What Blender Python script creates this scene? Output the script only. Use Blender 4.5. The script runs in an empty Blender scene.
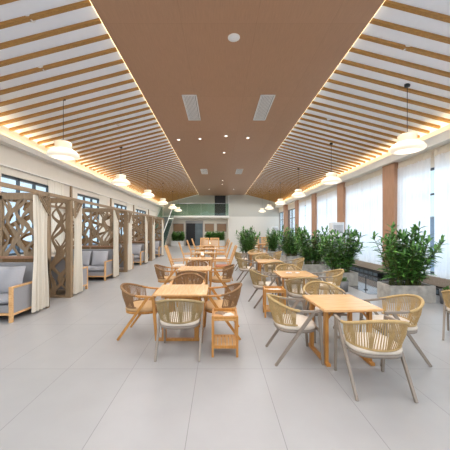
import bpy, bmesh, math, random
from mathutils import Vector, Matrix
C = bpy.context.scene.collection
PI = math.pi
R = math.radians

# ------------------------------------------------------------------ materials
def lin(c):
    return tuple(((v/255)/12.92 if v/255 <= .04045 else ((v/255+.055)/1.055)**2.4) for v in c)
def newmat(name):
    m = bpy.data.materials.new(name); m.use_nodes = True
    nt = m.node_tree; b = nt.nodes['Principled BSDF']
    return m, nt, b
def plain(name, rgb, rough=.5, metal=0, noise=.06, nscale=8, bump=0, spec=.5):
    m, nt, b = newmat(name)
    c = lin(rgb)
    n = nt.nodes.new('ShaderNodeTexNoise'); n.inputs['Scale'].default_value = nscale; n.inputs['Detail'].default_value = 3
    tc = nt.nodes.new('ShaderNodeTexCoord'); nt.links.new(tc.outputs['Object'], n.inputs['Vector'])
    mx = nt.nodes.new('ShaderNodeMix'); mx.data_type = 'RGBA'
    mx.inputs[6].default_value = (*[v*(1-noise*2) for v in c], 1); mx.inputs[7].default_value = (*[min(1, v*(1+noise*2)) for v in c], 1)
    nt.links.new(n.outputs[0], mx.inputs[0]); nt.links.new(mx.outputs[2], b.inputs['Base Color'])
    b.inputs['Roughness'].default_value = rough; b.inputs['Metallic'].default_value = metal
    b.inputs['Specular IOR Level'].default_value = spec
    if bump:
        bp = nt.nodes.new('ShaderNodeBump'); bp.inputs['Strength'].default_value = bump; bp.inputs['Distance'].default_value = .01
        nt.links.new(n.outputs[0], bp.inputs['Height']); nt.links.new(bp.outputs[0], b.inputs['Normal'])
    return m
def wood(name, a, b_, rough=.45, scale=(1, 12, 12), s=3.0):
    m, nt, b = newmat(name)
    tc = nt.nodes.new('ShaderNodeTexCoord'); mp = nt.nodes.new('ShaderNodeMapping'); mp.inputs['Scale'].default_value = scale
    n = nt.nodes.new('ShaderNodeTexNoise'); n.inputs['Scale'].default_value = s; n.inputs['Detail'].default_value = 6; n.inputs['Distortion'].default_value = .6
    cr = nt.nodes.new('ShaderNodeValToRGB'); cr.color_ramp.elements[0].position = .3; cr.color_ramp.elements[1].position = .7
    cr.color_ramp.elements[0].color = (*lin(a), 1); cr.color_ramp.elements[1].color = (*lin(b_), 1)
    nt.links.new(tc.outputs['Object'], mp.inputs['Vector']); nt.links.new(mp.outputs[0], n.inputs['Vector'])
    nt.links.new(n.outputs[0], cr.inputs[0]); nt.links.new(cr.outputs[0], b.inputs['Base Color'])
    b.inputs['Roughness'].default_value = rough
    return m
def emit(name, rgb, strength, base=None):
    m, nt, b = newmat(name)
    b.inputs['Base Color'].default_value = (*lin(base or rgb), 1)
    b.inputs['Emission Color'].default_value = (*lin(rgb), 1); b.inputs['Emission Strength'].default_value = strength
    return m
def glass(name, tint=(235, 245, 250), gl=.08):
    m = bpy.data.materials.new(name); m.use_nodes = True; nt = m.node_tree; nt.nodes.clear()
    o = nt.nodes.new('ShaderNodeOutputMaterial'); t = nt.nodes.new('ShaderNodeBsdfTransparent'); g = nt.nodes.new('ShaderNodeBsdfGlossy')
    t.inputs[0].default_value = (*lin(tint), 1); g.inputs[1].default_value = .03
    mx = nt.nodes.new('ShaderNodeMixShader'); lw = nt.nodes.new('ShaderNodeLayerWeight'); fr = nt.nodes.new('ShaderNodeMath'); fr.operation = 'POWER'; fr.inputs[1].default_value = 6; nt.links.new(lw.outputs['Facing'], fr.inputs[0])
    ad = nt.nodes.new('ShaderNodeMath'); ad.operation = 'ADD'; ad.inputs[1].default_value = gl; ad.use_clamp = True
    nt.links.new(fr.outputs[0], ad.inputs[0]); nt.links.new(ad.outputs[0], mx.inputs[0]); nt.links.new(t.outputs[0], mx.inputs[1]); nt.links.new(g.outputs[0], mx.inputs[2]); nt.links.new(mx.outputs[0], o.inputs[0])
    return m
def cloth_sheer(name, rgb, transp, transl):
    m = bpy.data.materials.new(name); m.use_nodes = True; nt = m.node_tree; nt.nodes.clear()
    o = nt.nodes.new('ShaderNodeOutputMaterial'); d = nt.nodes.new('ShaderNodeBsdfDiffuse'); l = nt.nodes.new('ShaderNodeBsdfTranslucent'); t = nt.nodes.new('ShaderNodeBsdfTransparent')
    tc = nt.nodes.new('ShaderNodeTexCoord'); n = nt.nodes.new('ShaderNodeTexNoise'); n.inputs['Scale'].default_value = 30
    nt.links.new(tc.outputs['Object'], n.inputs['Vector'])
    cr = nt.nodes.new('ShaderNodeValToRGB'); cr.color_ramp.elements[0].color = (*[v*.92 for v in lin(rgb)], 1); cr.color_ramp.elements[1].color = (*lin(rgb), 1)
    nt.links.new(n.outputs[0], cr.inputs[0]); nt.links.new(cr.outputs[0], d.inputs[0]); nt.links.new(cr.outputs[0], l.inputs[0])
    m1 = nt.nodes.new('ShaderNodeMixShader'); m1.inputs[0].default_value = transl; m2 = nt.nodes.new('ShaderNodeMixShader'); m2.inputs[0].default_value = transp
    nt.links.new(d.outputs[0], m1.inputs[1]); nt.links.new(l.outputs[0], m1.inputs[2]); nt.links.new(m1.outputs[0], m2.inputs[1]); nt.links.new(t.outputs[0], m2.inputs[2]); nt.links.new(m2.outputs[0], o.inputs[0])
    return m
def tiled(name, w, h, ox, oy, c1, c2, mortar, ms, rough, swap=False, grain=None, noise_r=0):
    m, nt, b = newmat(name)
    tc = nt.nodes.new('ShaderNodeTexCoord'); mp = nt.nodes.new('ShaderNodeMapping'); mp.inputs['Location'].default_value = (ox, oy, 0)
    br = nt.nodes.new('ShaderNodeTexBrick'); br.offset = 0; br.squash = 1
    br.inputs['Scale'].default_value = 1; br.inputs['Brick Width'].default_value = w; br.inputs['Row Height'].default_value = h
    br.inputs['Mortar Size'].default_value = ms; br.inputs['Mortar Smooth'].default_value = .1; br.inputs['Bias'].default_value = 0
    br.inputs['Color1'].default_value = (*lin(c1), 1); br.inputs['Color2'].default_value = (*lin(c2), 1); br.inputs['Mortar'].default_value = (*lin(mortar), 1)
    nt.links.new(tc.outputs['Object'], mp.inputs[0]); nt.links.new(mp.outputs[0], br.inputs['Vector'])
    n = nt.nodes.new('ShaderNodeTexNoise'); mp2 = nt.nodes.new('ShaderNodeMapping'); mp2.inputs['Scale'].default_value = grain or (1, 1, 1)
    nt.links.new(tc.outputs['Object'], mp2.inputs[0]); nt.links.new(mp2.outputs[0], n.inputs['Vector']); n.inputs['Scale'].default_value = 3; n.inputs['Detail'].default_value = 5
    cr = nt.nodes.new('ShaderNodeValToRGB'); cr.color_ramp.elements[0].position = .3; cr.color_ramp.elements[1].position = .7
    k = .86 if grain else .95
    cr.color_ramp.elements[0].color = (k, k, k, 1); cr.color_ramp.elements[1].color = (1, 1, 1, 1)
    nt.links.new(n.outputs[0], cr.inputs[0])
    mx = nt.nodes.new('ShaderNodeMix'); mx.data_type = 'RGBA'; mx.blend_type = 'MULTIPLY'; mx.inputs[0].default_value = 1
    nt.links.new(br.outputs[0], mx.inputs[6]); nt.links.new(cr.outputs[0], mx.inputs[7]); nt.links.new(mx.outputs[2], b.inputs['Base Color'])
    b.inputs['Roughness'].default_value = rough; b.inputs['Specular IOR Level'].default_value = .28
    return m

M = dict(
    floor=tiled('polished tile', .75, 1.5, .25, -.18, (164, 162, 162), (161, 160, 160), (132, 131, 130), .003, .31),
    dfloor=plain('dark polished stone', (96, 99, 104), .06, noise=.12, nscale=3),
    cwhite=plain('ceiling white', (238, 242, 250), .8, noise=.01),
    cpanel=tiled('ceiling veneer', 1.22, 2.44, .61, .4, (176, 138, 110), (173, 135, 107), (160, 122, 94), .003, .42, grain=(34, 1.2, 1)),
    slat=wood('slat wood', (148, 106, 50), (180, 134, 70), .5, (2, 30, 30)),
    lwall=plain('cream wall', (222, 214, 202), .75, noise=.015),
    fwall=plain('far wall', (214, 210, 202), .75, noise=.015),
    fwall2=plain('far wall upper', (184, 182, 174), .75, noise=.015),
    trim=plain('white trim', (232, 229, 222), .6, noise=.01),
    ledge=wood('ledge stone', (150, 136, 122), (170, 156, 142), .4),
    col=wood('pilaster wood', (162, 120, 92), (178, 136, 108), .5, (12, 12, 1)),
    oak=wood('oak', (208, 158, 104), (230, 186, 134), .2, (1.2, 14, 14)),
    oak2=wood('honey oak', (176, 118, 54), (200, 144, 74), .38, (12, 12, 1.5)),
    oakl=wood('pale oak', (202, 152, 94), (220, 174, 118), .42, (12, 12, 1.5)),
    metal=plain('taupe frame', (140, 128, 116), .42, noise=.03),
    rope=plain('straw rope', (180, 152, 104), .8, noise=.14, nscale=60),
    ropeb=plain('brown rope', (142, 108, 74), .8, noise=.16, nscale=60),
    ropeo=plain('olive rope', (158, 136, 96), .8, noise=.14, nscale=60),
    cush=plain('beige cushion', (212, 200, 186), .9, noise=.04, nscale=40, bump=.1),
    cushb=plain('tan cushion', (196, 160, 116), .9, noise=.05, nscale=40),
    cushr=plain('rust cushion', (176, 112, 80), .9, noise=.05, nscale=40),
    cushw=plain('pale cushion', (222, 212, 200), .9, noise=.03, nscale=40),
    sofa=plain('grey fabric', (150, 149, 152), .92, noise=.05, nscale=70, bump=.15),
    sofa2=plain('light grey fabric', (170, 169, 174), .92, noise=.05, nscale=70, bump=.15),
    lattice=wood('taupe lattice', (138, 116, 90), (156, 132, 104), .5, (10, 10, 2)),
    lattice2=wood('bronze lattice', (112, 82, 46), (132, 98, 58), .5, (10, 10, 2)),
    drape=cloth_sheer('cream drape', (236, 228, 214), 0, .22),
    sheer=cloth_sheer('white sheer', (246, 246, 248), .10, .55),
    heading=cloth_sheer('curtain heading', (226, 218, 206), 0, .3),
    glass=glass('window glass'),
    gglass=glass('green glass', (214, 232, 222), .06),
    wframe=plain('dark window frame', (66, 76, 84), .4, noise=.02),
    black=plain('black', (22, 22, 24), .5, noise=.05),
    blackg=plain('grille black', (26, 26, 27), .35, noise=.05),
    lampshade=emit('lamp shade', (255, 240, 216), .4, (236, 226, 206)),
    lampcap=emit('lamp cap', (255, 232, 196), .2, (226, 212, 186)),
    bulb=emit('lamp diffuser', (255, 236, 212), 1.3),
    led=emit('led strip', (255, 232, 186), 1.8),
    led2=emit('cove led', (255, 234, 192), 9),
    dl=emit('downlight lens', (255, 248, 236), 4),
    white=plain('white plastic', (226, 226, 226), .4, noise=.01),
    grey=plain('grey plastic', (150, 150, 152), .5, noise=.02),
    stone=plain('planter stone', (168, 165, 158), .7, noise=.3, nscale=7, bump=.3),
    potg=plain('grey pot', (112, 112, 114), .6, noise=.1),
    soil=plain('soil', (62, 48, 38), .95, noise=.2, nscale=30, bump=.5),
    stem=plain('stem', (84, 92, 48), .7, noise=.1),
    door=plain('dark door', (26, 28, 34), .35, noise=.05),
    brownpan=wood('brown panel', (136, 108, 84), (150, 122, 98), .5),
    napkin=plain('napkin', (230, 222, 214), .8, noise=.05, nscale=30),
    deep=plain('deep blue grey', (88, 102, 112), .5, noise=.2, nscale=3),
    bldg=plain('outside facade', (150, 160, 172), .8, noise=.1, nscale=1),
)
def leafmat():
    m, nt, b = newmat('leaf')
    tc = nt.nodes.new('ShaderNodeTexCoord'); n = nt.nodes.new('ShaderNodeTexNoise'); n.inputs['Scale'].default_value = 9; n.inputs['Detail'].default_value = 2
    cr = nt.nodes.new('ShaderNodeValToRGB'); cr.color_ramp.elements[0].position = .34; cr.color_ramp.elements[1].position = .68
    cr.color_ramp.elements[0].color = (*lin((38, 78, 38)), 1); cr.color_ramp.elements[1].color = (*lin((112, 164, 72)), 1)
    nt.links.new(tc.outputs['Object'], n.inputs['Vector']); nt.links.new(n.outputs[0], cr.inputs[0]); nt.links.new(cr.outputs[0], b.inputs['Base Color'])
    b.inputs['Roughness'].default_value = .34
    return m
M['leaf'] = leafmat()

# ------------------------------------------------------------------ mesh helper
class MB:
    def __init__(s): s.v = []; s.f = []; s.sm = []
    def add(s, vs, fs, smooth=False):
        o = len(s.v); s.v += [tuple(v) for v in vs]
        for f in fs: s.f.append(tuple(i+o for i in f)); s.sm.append(smooth)
    def box(s, x0, x1, y0, y1, z0, z1, mat=None):
        vs = [Vector((x, y, z)) for z in (z0, z1) for y in (y0, y1) for x in (x0, x1)]
        if mat is not None: vs = [mat @ v for v in vs]
        s.add(vs, [(0, 2, 3, 1), (4, 5, 7, 6), (0, 1, 5, 4), (2, 6, 7, 3), (0, 4, 6, 2), (1, 3, 7, 5)])
        return s
    def bar(s, p, q, w, h, w2=None, h2=None, up=(0, 0, 1)):
        p = Vector(p); q = Vector(q); d = (q-p).normalized(); u = Vector(up)
        if abs(d.dot(u)) > .95: u = Vector((0, 1, 0))
        x = d.cross(u).normalized(); y = x.cross(d).normalized()
        w2 = w if w2 is None else w2; h2 = h if h2 is None else h2
        vs = []
        for c, a, b in ((p, w, h), (q, w2, h2)):
            for i, j in ((-1, -1), (1, -1), (1, 1), (-1, 1)): vs.append(c + x*a/2*i + y*b/2*j)
        s.add(vs, [(3, 2, 1, 0), (4, 5, 6, 7)] + [(i, (i+1) % 4, (i+1) % 4+4, i+4) for i in range(4)])
        return s
    def tube(s, pts, r, n=6, caps=True):
        pts = [Vector(p) for p in pts]; k = len(pts)
        rr = r if isinstance(r, (list, tuple)) else [r]*k
        vs = []; px = None
        for i, p in enumerate(pts):
            d = (pts[min(i+1, k-1)]-pts[max(i-1, 0)]).normalized()
            if px is None:
                u = Vector((0, 0, 1)) if abs(d.z) < .9 else Vector((1, 0, 0)); px = d.cross(u).normalized()
            else:
                px = (px - d*px.dot(d)).normalized()
            y = d.cross(px)
            for j in range(n):
                a = 2*PI*j/n; vs.append(p + (px*math.cos(a)+y*math.sin(a))*rr[i])
        fs = [(i*n+j, i*n+(j+1) % n, (i+1)*n+(j+1) % n, (i+1)*n+j) for i in range(k-1) for j in range(n)]
        s.add(vs, fs, n > 4)
        if caps: s.add(vs[:n], [tuple(range(n))[::-1]]); s.add(vs[-n:], [tuple(range(n))])
        return s
    def lathe(s, prof, n=24, c=(0, 0, 0), smooth=True):
        vs = [(c[0]+r*math.cos(2*PI*j/n), c[1]+r*math.sin(2*PI*j/n), c[2]+z) for r, z in prof for j in range(n)]
        s.add(vs, [(i*n+j, i*n+(j+1) % n, (i+1)*n+(j+1) % n, (i+1)*n+j) for i in range(len(prof)-1) for j in range(n)], smooth)
        return s
    def ribbon(s, pts, ws, th, ax, up):
        """flat strip of varying width in the plane spanned by ax, up; thickness along ax x up"""
        ax = Vector(ax); up = Vector(up); nr = ax.cross(up)
        P = [Vector(p) for p in pts]; k = len(P); vs = []
        for i, p in enumerate(P):
            d = (P[min(i+1, k-1)]-P[max(i-1, 0)]).normalized(); x = d.cross(nr).normalized()
            for a, b in ((-1, -1), (1, -1), (1, 1), (-1, 1)): vs.append(p + x*ws[i]/2*a + nr*th/2*b)
        fs = [(i*4+j, i*4+(j+1) % 4, (i+1)*4+(j+1) % 4, (i+1)*4+j) for i in range(k-1) for j in range(4)]
        fs += [(3, 2, 1, 0), tuple((k-1)*4+j for j in range(4))]
        s.add(vs, fs); return s
    def build(s, name, mat, parent=None, bevel=0, loc=None):
        me = bpy.data.meshes.new(name); me.from_pydata(s.v, [], s.f)
        me.polygons.foreach_set('use_smooth', s.sm); me.update()
        bm = bmesh.new(); bm.from_mesh(me)
        if bevel:
            es = [e for e in bm.edges if len(e.link_faces) == 2 and e.calc_face_angle(0) > .6]
            bmesh.ops.bevel(bm, geom=es, offset=bevel, segments=2, affect='EDGES', profile=.6, clamp_overlap=True)
        bmesh.ops.recalc_face_normals(bm, faces=bm.faces); bm.to_mesh(me); bm.free()
        me.materials.append(M[mat] if isinstance(mat, str) else mat)
        o = bpy.data.objects.new(name, me); C.objects.link(o)
        if parent: o.parent = parent
        if loc: o.location = loc
        return o
def tag(o, label, cat, group=None):
    o['label'] = label; o['category'] = cat
    if group: o['group'] = group
    return o
def thing(name, label, cat, loc=(0, 0, 0), rz=0, group=None):
    o = bpy.data.objects.new(name, None); C.objects.link(o); o.location = loc; o.rotation_euler = (0, 0, rz); o.empty_display_size = .1
    return tag(o, label, cat, group)
def dup(root, loc, rz=0, label=None, group=None, scale=None):
    r = root.copy(); C.objects.link(r); r.location = loc; r.rotation_euler = (0, 0, rz)
    if scale: r.scale = scale
    if label: r['label'] = label
    if group: r['group'] = group
    for ch in list(root.children):
        c = ch.copy(); C.objects.link(c); c.parent = r
        for g in list(ch.children):
            d = g.copy(); C.objects.link(d); d.parent = c
    return r
def struct(o):
    o['kind'] = 'structure'; return o
def ell_box(mb, cx, cy, cz, rx, ry, rz, n=20, m=8, e=.35):
    """pillow / cushion: superellipsoid"""
    def sp(v, p): return math.copysign(abs(v)**p, v)
    vs = []
    for i in range(m+1):
        ph = -PI/2 + PI*i/m
        for j in range(n):
            th = 2*PI*j/n
            vs.append((cx+rx*sp(math.cos(ph), .5)*sp(math.cos(th), e), cy+ry*sp(math.cos(ph), .5)*sp(math.sin(th), e), cz+rz*sp(math.sin(ph), .8)))
    mb.add(vs, [(i*n+j, i*n+(j+1) % n, (i+1)*n+(j+1) % n, (i+1)*n+j) for i in range(m) for j in range(n)], True)
    return mb

# ------------------------------------------------------------------ dimensions
XL, XR, YB, YF = -5.3, 5.6, -3.5, 26.0
CAMZ = 1.6
PL, PR, PZ = -1.89, 2.43, 5.0          # central timber panel
SL = .26
def zceil(x): return PZ - SL*(PL-x) if x < PL else (PZ - SL*(x-PR) if x > PR else PZ)
CL, CRX = -5.1, 5.32                   # cove fascias

# ------------------------------------------------------------------ floor and shell
struct(MB().box(XL-.2, XR+.2, YB, 31, -.1, 0).build('floor', 'floor'))
b = MB().box(3.75, 5.5, 6.9, 25.9, .0005, .006); struct(b.build('floor_strip', 'dfloor'))
# sloping white ceilings
for nm, x0, x1 in (('l', PL+.05, XL-.2), ('r', PR-.05, XR+.2)):
    z0, z1 = zceil(PL if nm == 'l' else PR)+.12, None
    e = (PL if nm == 'l' else PR)
    za = PZ+.06; zb = PZ+.06 - SL*abs(x1-e)
    m = MB(); m.add([(x0, YB, za), (x1, YB, zb), (x1, YF+.6, zb), (x0, YF+.6, za), (x0, YB, za+.1), (x1, YB, zb+.1), (x1, YF+.6, zb+.1), (x0, YF+.6, za+.1)],
                    [(0, 1, 2, 3), (4, 7, 6, 5), (0, 4, 5, 1), (3, 2, 6, 7), (0, 3, 7, 4), (1, 5, 6, 2)])
    struct(m.build('ceiling', 'cwhite'))
struct(MB().box(PL, PR, YB, YF+.6, PZ-.03, PZ+.02).build('ceiling_panel', 'cpanel'))
# led strips along panel edges
for x, s in ((PL, -1), (PR, 1)):
    o = MB().box(min(x, x+s*.02), max(x, x+s*.02), YB, YF, PZ-.012, PZ+.012).build('light_strip', 'led')
    tag(o, 'warm light strip along the %s edge of the timber ceiling panel' % ('left' if s < 0 else 'right'), 'light strip')
# cove fascias and soffits
m = MB().box(CRX, CRX+.04, YB, YF, 3.76, 3.95).box(CRX, XR, YB, YF, 3.72, 3.76); o = m.build('trim_1', 'trim'); struct(o)
m = MB().box(CL-.04, CL, YB, 26, 3.74, 3.86).box(XL, CL, YB, 26, 3.71, 3.745); o = m.build('trim_2', 'trim'); struct(o)
tag(MB().box(CRX+.07, CRX+.12, YB, YF, 3.80, 3.83).build('cove_light', 'led2'), 'warm cove light strip above the right curtains', 'light strip')
tag(MB().box(CL-.12, CL-.07, YB, 26, 3.79, 3.82).build('cove_light', 'led2'), 'warm cove light strip above the left wall', 'light strip')

# slats on both slopes
def slat_mesh(x0, x1, nm):
    e = PL if x0 < 0 else PR
    z0 = PZ+.06; z1 = PZ+.06-SL*abs(x1-e)
    w, d = .068, .06
    m = MB(); m.add([(x0, -w/2, z0-d), (x1, -w/2, z1-d), (x1, w/2, z1-d), (x0, w/2, z0-d), (x0, -w/2, z0), (x1, -w/2, z1), (x1, w/2, z1), (x0, w/2, z0)],
                    [(0, 3, 2, 1), (4, 5, 6, 7), (0, 1, 5, 4), (3, 7, 6, 2), (0, 4, 7, 3), (1, 2, 6, 5)])
    return m.build('ceiling_slat', 'slat')
for x0, x1, side in ((PL-.03, XL+.02, 'left'), (PR+.03, XR-.02, 'right')):
    s0 = slat_mesh(x0, x1, side); first = True
    n = 0; y = 4.12 - .355*5
    while y < YF-.1:
        o = s0 if first else s0.copy()
        if not first: C.objects.link(o)
        first = False
        o.location = (0, y, 0)
        tag(o, 'wooden slat across the white %s slope of the ceiling' % side, 'ceiling slat', 'wooden slats on the %s ceiling slope' % side)
        y += .355; n += 1

# ---- right wall: dark plinth, ledge, pilasters, windows, curtains
XW = 5.5
m = MB().box(XW, XR+.1, YB, YF, 0, .2); struct(m.build('baseboard_right', 'blackg'))
m = MB().box(XW, XR+.1, YB, YF, .2, .42); struct(m.build('trim_3', 'ledge'))
struct(MB().box(XW+.17, XR+.3, YB, YF, 3.28, 4.3).build('wall_right', 'lwall'))
near = [8.54-3.52*k for k in (3, 2, 1)] + [8.54+3.52*k for k in range(5)]
for k, y in enumerate(near):
    if y < YB: continue
    struct(MB().box(XW-.06, XR+.25, y, y+.62, .42, 3.72).build('column', 'col', bevel=.006))
def wave_sheet(y0, y1, x, z0, z1, amp=.035, wl=.13, ph=0, seg=8, rnd=None, along='y'):
    rnd = rnd or random.Random(1)
    n = max(8, int((y1-y0)/wl*seg)); vs = []; rows = 7
    ph2 = rnd.random()*6
    for r in range(rows):
        t = r/(rows-1)
        for i in range(n+1):
            u = y0+(y1-y0)*i/n
            off = amp*(.45+.75*t)*math.sin(2*PI*u/wl+ph+.9*math.sin(u*2.3+ph2)) + .3*amp*math.sin(2*PI*u/(wl*2.7)+ph2)
            z = z1+(z0-z1)*t
            vs.append((x+off, u, z) if along == 'y' else (u, x+off, z))
    fs = [(r*(n+1)+i, r*(n+1)+i+1, (r+1)*(n+1)+i+1, (r+1)*(n+1)+i) for r in range(rows-1) for i in range(n)]
    m = MB(); m.add(vs, fs, True); return m
bays = []
ys = [near[0]+.62+.0]
for k in range(len(near)-1): bays.append((near[k]+.62, near[k+1]))
bays = [(max(a, YB+.1), b_) for a, b_ in bays if b_ > -1.5] + [(near[-1]+.62, YF-.05)]
ordn = {}
words = ['nearest the camera', 'second from the camera', 'third from the camera', 'fourth from the camera', 'fifth from the camera', 'sixth from the camera', 'farthest']
vis = 0
for k, (a, b_) in enumerate(bays):
    # window frame
    m = MB(); xf = XR+.12
    for z in (.44, 3.22): m.box(xf, xf+.06, a, b_, z, z+.06)
    nd = 3
    for i in range(nd+1):
        y = a+(b_-a-.05)*i/nd; m.box(xf, xf+.06, y, y+.05, .44, 3.28)
    m.box(xf+.005, xf+.05, a, b_, 2.55, 2.6)
    fr = struct(m.build('window_%d' % (k+1), 'wframe'))
    MB().box(xf+.025, xf+.031, a, b_, .48, 3.24).build('pane', 'glass', fr)
    if b_ < 1.5: continue
    vis += 1
    w = (b_-a)
    if k >= len(bays)-2: continue          # the last two windows stand uncurtained
    for h, (u0, u1) in enumerate(((a-.0, a+w*.50), (a+w*.53, b_+.0))):
        rnd = random.Random(k*7+h)
        t = thing('sheer_curtain', 'white sheer curtain, %s half of the right-hand window %s' % (('near', 'far')[h], words[vis-1]), 'curtain', (0, 0, 0), 0, 'sheer curtains on the right')
        wave_sheet(u0, u1, XW+.045, .425, 3.52, .034, .15, rnd.random()*6, rnd=rnd).build('curtain_cloth', 'sheer', t)
        wave_sheet(u0, u1, XW+.045, 3.50, 3.70, .024, .10, 0, rnd=rnd).build('curtain_heading', 'heading', t)
# grille boxes on plinth
for k, (y0, y1) in enumerate(((6.7, 8.4), (9.3, 11.8))):
    t = thing('floor_grille', 'black convector grille at the foot of the right windows, %s' % ('nearer one' if k == 0 else 'farther one'), 'grille', (XW-.12, 0, .0))
    MB().box(0, .115, y0, y1, .006, .17).build('housing', 'blackg', t, bevel=.004)
    m = MB()
    n = int((y1-y0)/.3)
    for i in range(n): m.box(-.012, 0, y0+.04+i*.3, y0+.28+i*.3, .04, .14)
    m.build('louver', 'deep', t)

# ---- left wall with high windows
wc = [0.8+3.6*k for k in range(6)]   # centres .8,4.4,8.0,11.6,15.2,18.8
zs, zt = .95, 3.0
m = MB(); edges = [YB]
for c in wc: edges += [c-1.3, c+1.3]
edges.append(31)
for i in range(0, len(edges), 2): m.box(XL-.2, XL, edges[i], edges[i+1], 0, 4.3)
for c in wc: m.box(XL-.2, XL, c-1.3, c+1.3, 0, zs).box(XL-.2, XL, c-1.3, c+1.3, zt, 4.3)
struct(m.build('wall_left', 'lwall'))
for k, c in enumerate(wc):
    m = MB(); xf = XL-.12
    m.box(xf, xf+.07, c-1.3, c+1.3, zs, zs+.06).box(xf, xf+.07, c-1.3, c+1.3, zt-.07, zt).box(xf+.005, xf+.06, c-1.3, c+1.3, 2.52, 2.56)
    for i in range(5):
        y = c-1.3+(2.6-.06)*i/4; m.box(xf, xf+.07, y, y+.06, zs, zt)
    fr = struct(m.build('window_%d' % (20+k), 'wframe')); MB().box(xf+.03, xf+.036, c-1.27, c+1.27, zs+.05, zt-.05).build('pane', 'glass', fr)
    if c < 3 or k == 5: continue
    t = thing('window_curtain', 'narrow cream curtain at the %s high window of the left wall' % {1: 'nearest', 2: 'second', 3: 'third', 4: 'fourth', 5: 'farthest'}[k], 'curtain', (0, 0, 0), 0, 'cream curtains on the left windows')
    wave_sheet(c+.45, c+1.3, XL+.05, .9, 3.17, .02, .13, k, rnd=random.Random(k)).build('curtain_cloth', 'drape', t)
struct(MB().box(XL, XL+.06, YB, 24, 3.18, 3.215).build('trim_4', 'trim'))
for k in range(6):
    y = 2.6+3.6*k-.04
    struct(MB().box(XL, XL+.05, y, y+.1, 0, 3.18).build('column_strip', 'lattice'))
struct(MB().box(XL, XL+.02, YB, 24, 0, .1).build('baseboard_left', 'lattice'))

# ---- far end
struct(MB().box(.92, XR+.2, YF, YF+.15, 0, 2.92).build('wall_far', 'fwall'))
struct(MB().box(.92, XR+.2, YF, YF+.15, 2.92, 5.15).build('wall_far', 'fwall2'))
struct(MB().box(XL, .92, 29, 29.15, 0, 3.0).build('wall_recess', 'fwall'))
struct(MB().box(.92, 1.0, YF+.15, 29.1, 0, 3.0).build('wall_recess_side', 'fwall'))
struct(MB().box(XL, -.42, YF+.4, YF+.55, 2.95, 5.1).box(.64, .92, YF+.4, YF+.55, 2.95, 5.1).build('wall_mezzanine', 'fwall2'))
struct(MB().box(-.42, .64, YF+.56, YF+.6, 2.95, 5.05).build('door_1', 'door'))
struct(MB().box(XL, .92, 25.1, 29.1, 2.80, 2.95).build('mezzanine_floor', 'trim'))
# glass balustrade
t = thing('balustrade', 'green glass balustrade along the mezzanine edge', 'balustrade', (0, 25.14, 2.95))
for i in range(4):
    x0 = -4.15+i*1.26; MB().box(x0, x0+1.24, -.01, .01, .02, 1.1).build('glass_panel', 'gglass', t)
m = MB().box(-4.2, .92, -.02, .02, 1.1, 1.13); m.build('handrail', 'grey', t)
# stair
t = thing('staircase', 'straight staircase with green glass side rising to the mezzanine at the far left', 'staircase', (-4.65, 20.0, 0))
m = MB(); ns = 17
for i in range(ns): m.box(-.5, .5, i*.3, i*.3+.32, i*.165, (i+1)*.165+.02)
m.build('steps', 'grey', t)
L = ns*.3; H = ns*.165+.1
for x in (-.52, .52):
    m = MB(); m.add([(x-.01, 0, .05), (x+.01, 0, .05), (x+.01, L, H), (x-.01, L, H), (x-.01, 0, 1.15), (x+.01, 0, 1.15), (x+.01, L, H+1.05), (x-.01, L, H+1.05)],
                   [(0, 3, 2, 1), (4, 5, 6, 7), (0, 1, 5, 4), (2, 3, 7, 6), (0, 4, 7, 3), (1, 2, 6, 5)]); m.build('glass_panel', 'gglass', t)
    MB().bar((x, 0, 1.16), (x, L, H+1.07), .05, .04).build('handrail', 'white', t)
# recess wall features
for i, (x0, x1) in enumerate(((-1.47, -.55), (-.2, .74), (-4.8, -3.74))):
    t = thing('wall_panel', ['brown square wall panel right of the far doorway', 'brown square wall panel above the far hedge, rightmost', 'brown square wall panel left of the far doorway'][i], 'wall panel', (0, 28.97, 0))
    MB().box(x0, x1, -.0, .03, 1.5, 2.3).build('board', 'brownpan', t)
    MB().box(x0-.04, x1+.04, -.015, 0, 1.46, 1.5).box(x0-.04, x1+.04, -.015, 0, 2.3, 2.34).box(x0-.04, x0, -.015, 0, 1.46, 2.34).box(x1, x1+.04, -.015, 0, 1.46, 2.34).build('frame', 'grey', t)
m = MB().box(-3.48, -1.69, 28.9, 28.98, 2.35, 2.62).box(-3.52, -3.45, 28.88, 28.98, 0, 2.6).box(-1.72, -1.66, 28.88, 28.98, 0, 2.6)
d = struct(m.build('door_2', 'grey'))
MB().box(-3.45, -2.5, 28.92, 28.97, .02, 2.35).build('door_leaf', 'door', d)
MB().box(-2.5, -1.72, 28.95, 28.98, .02, 2.35).build('door_opening', 'deep', d)

# outside ground and plain facades beyond windows
struct(MB().box(-40, -5.6, -20, 45, -.3, -.12).box(5.95, 40, -20, 45, -.3, -.12).build('ground', 'bldg'))
for k, (x0, x1, y0, y1, h) in enumerate(((-24, -20, 2, 10, 3.2), (-25, -20, 14, 26, 2.6), (22, 26, 20, 44, 2.9))):
    t = thing('building', ['low grey building outside the nearer left windows', 'low grey building outside the farther left windows', 'low grey building outside the right windows'][k], 'building', ((x0+x1)/2, (y0+y1)/2, -.12))
    a, c = (x1-x0)/2, (y1-y0)/2
    MB().box(-a, a, -c, c, 0, h).build('facade', 'bldg', t)
    MB().box(-a-.2, a+.2, -c-.2, c+.2, h, h+.25).build('roof', 'grey', t)

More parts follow.
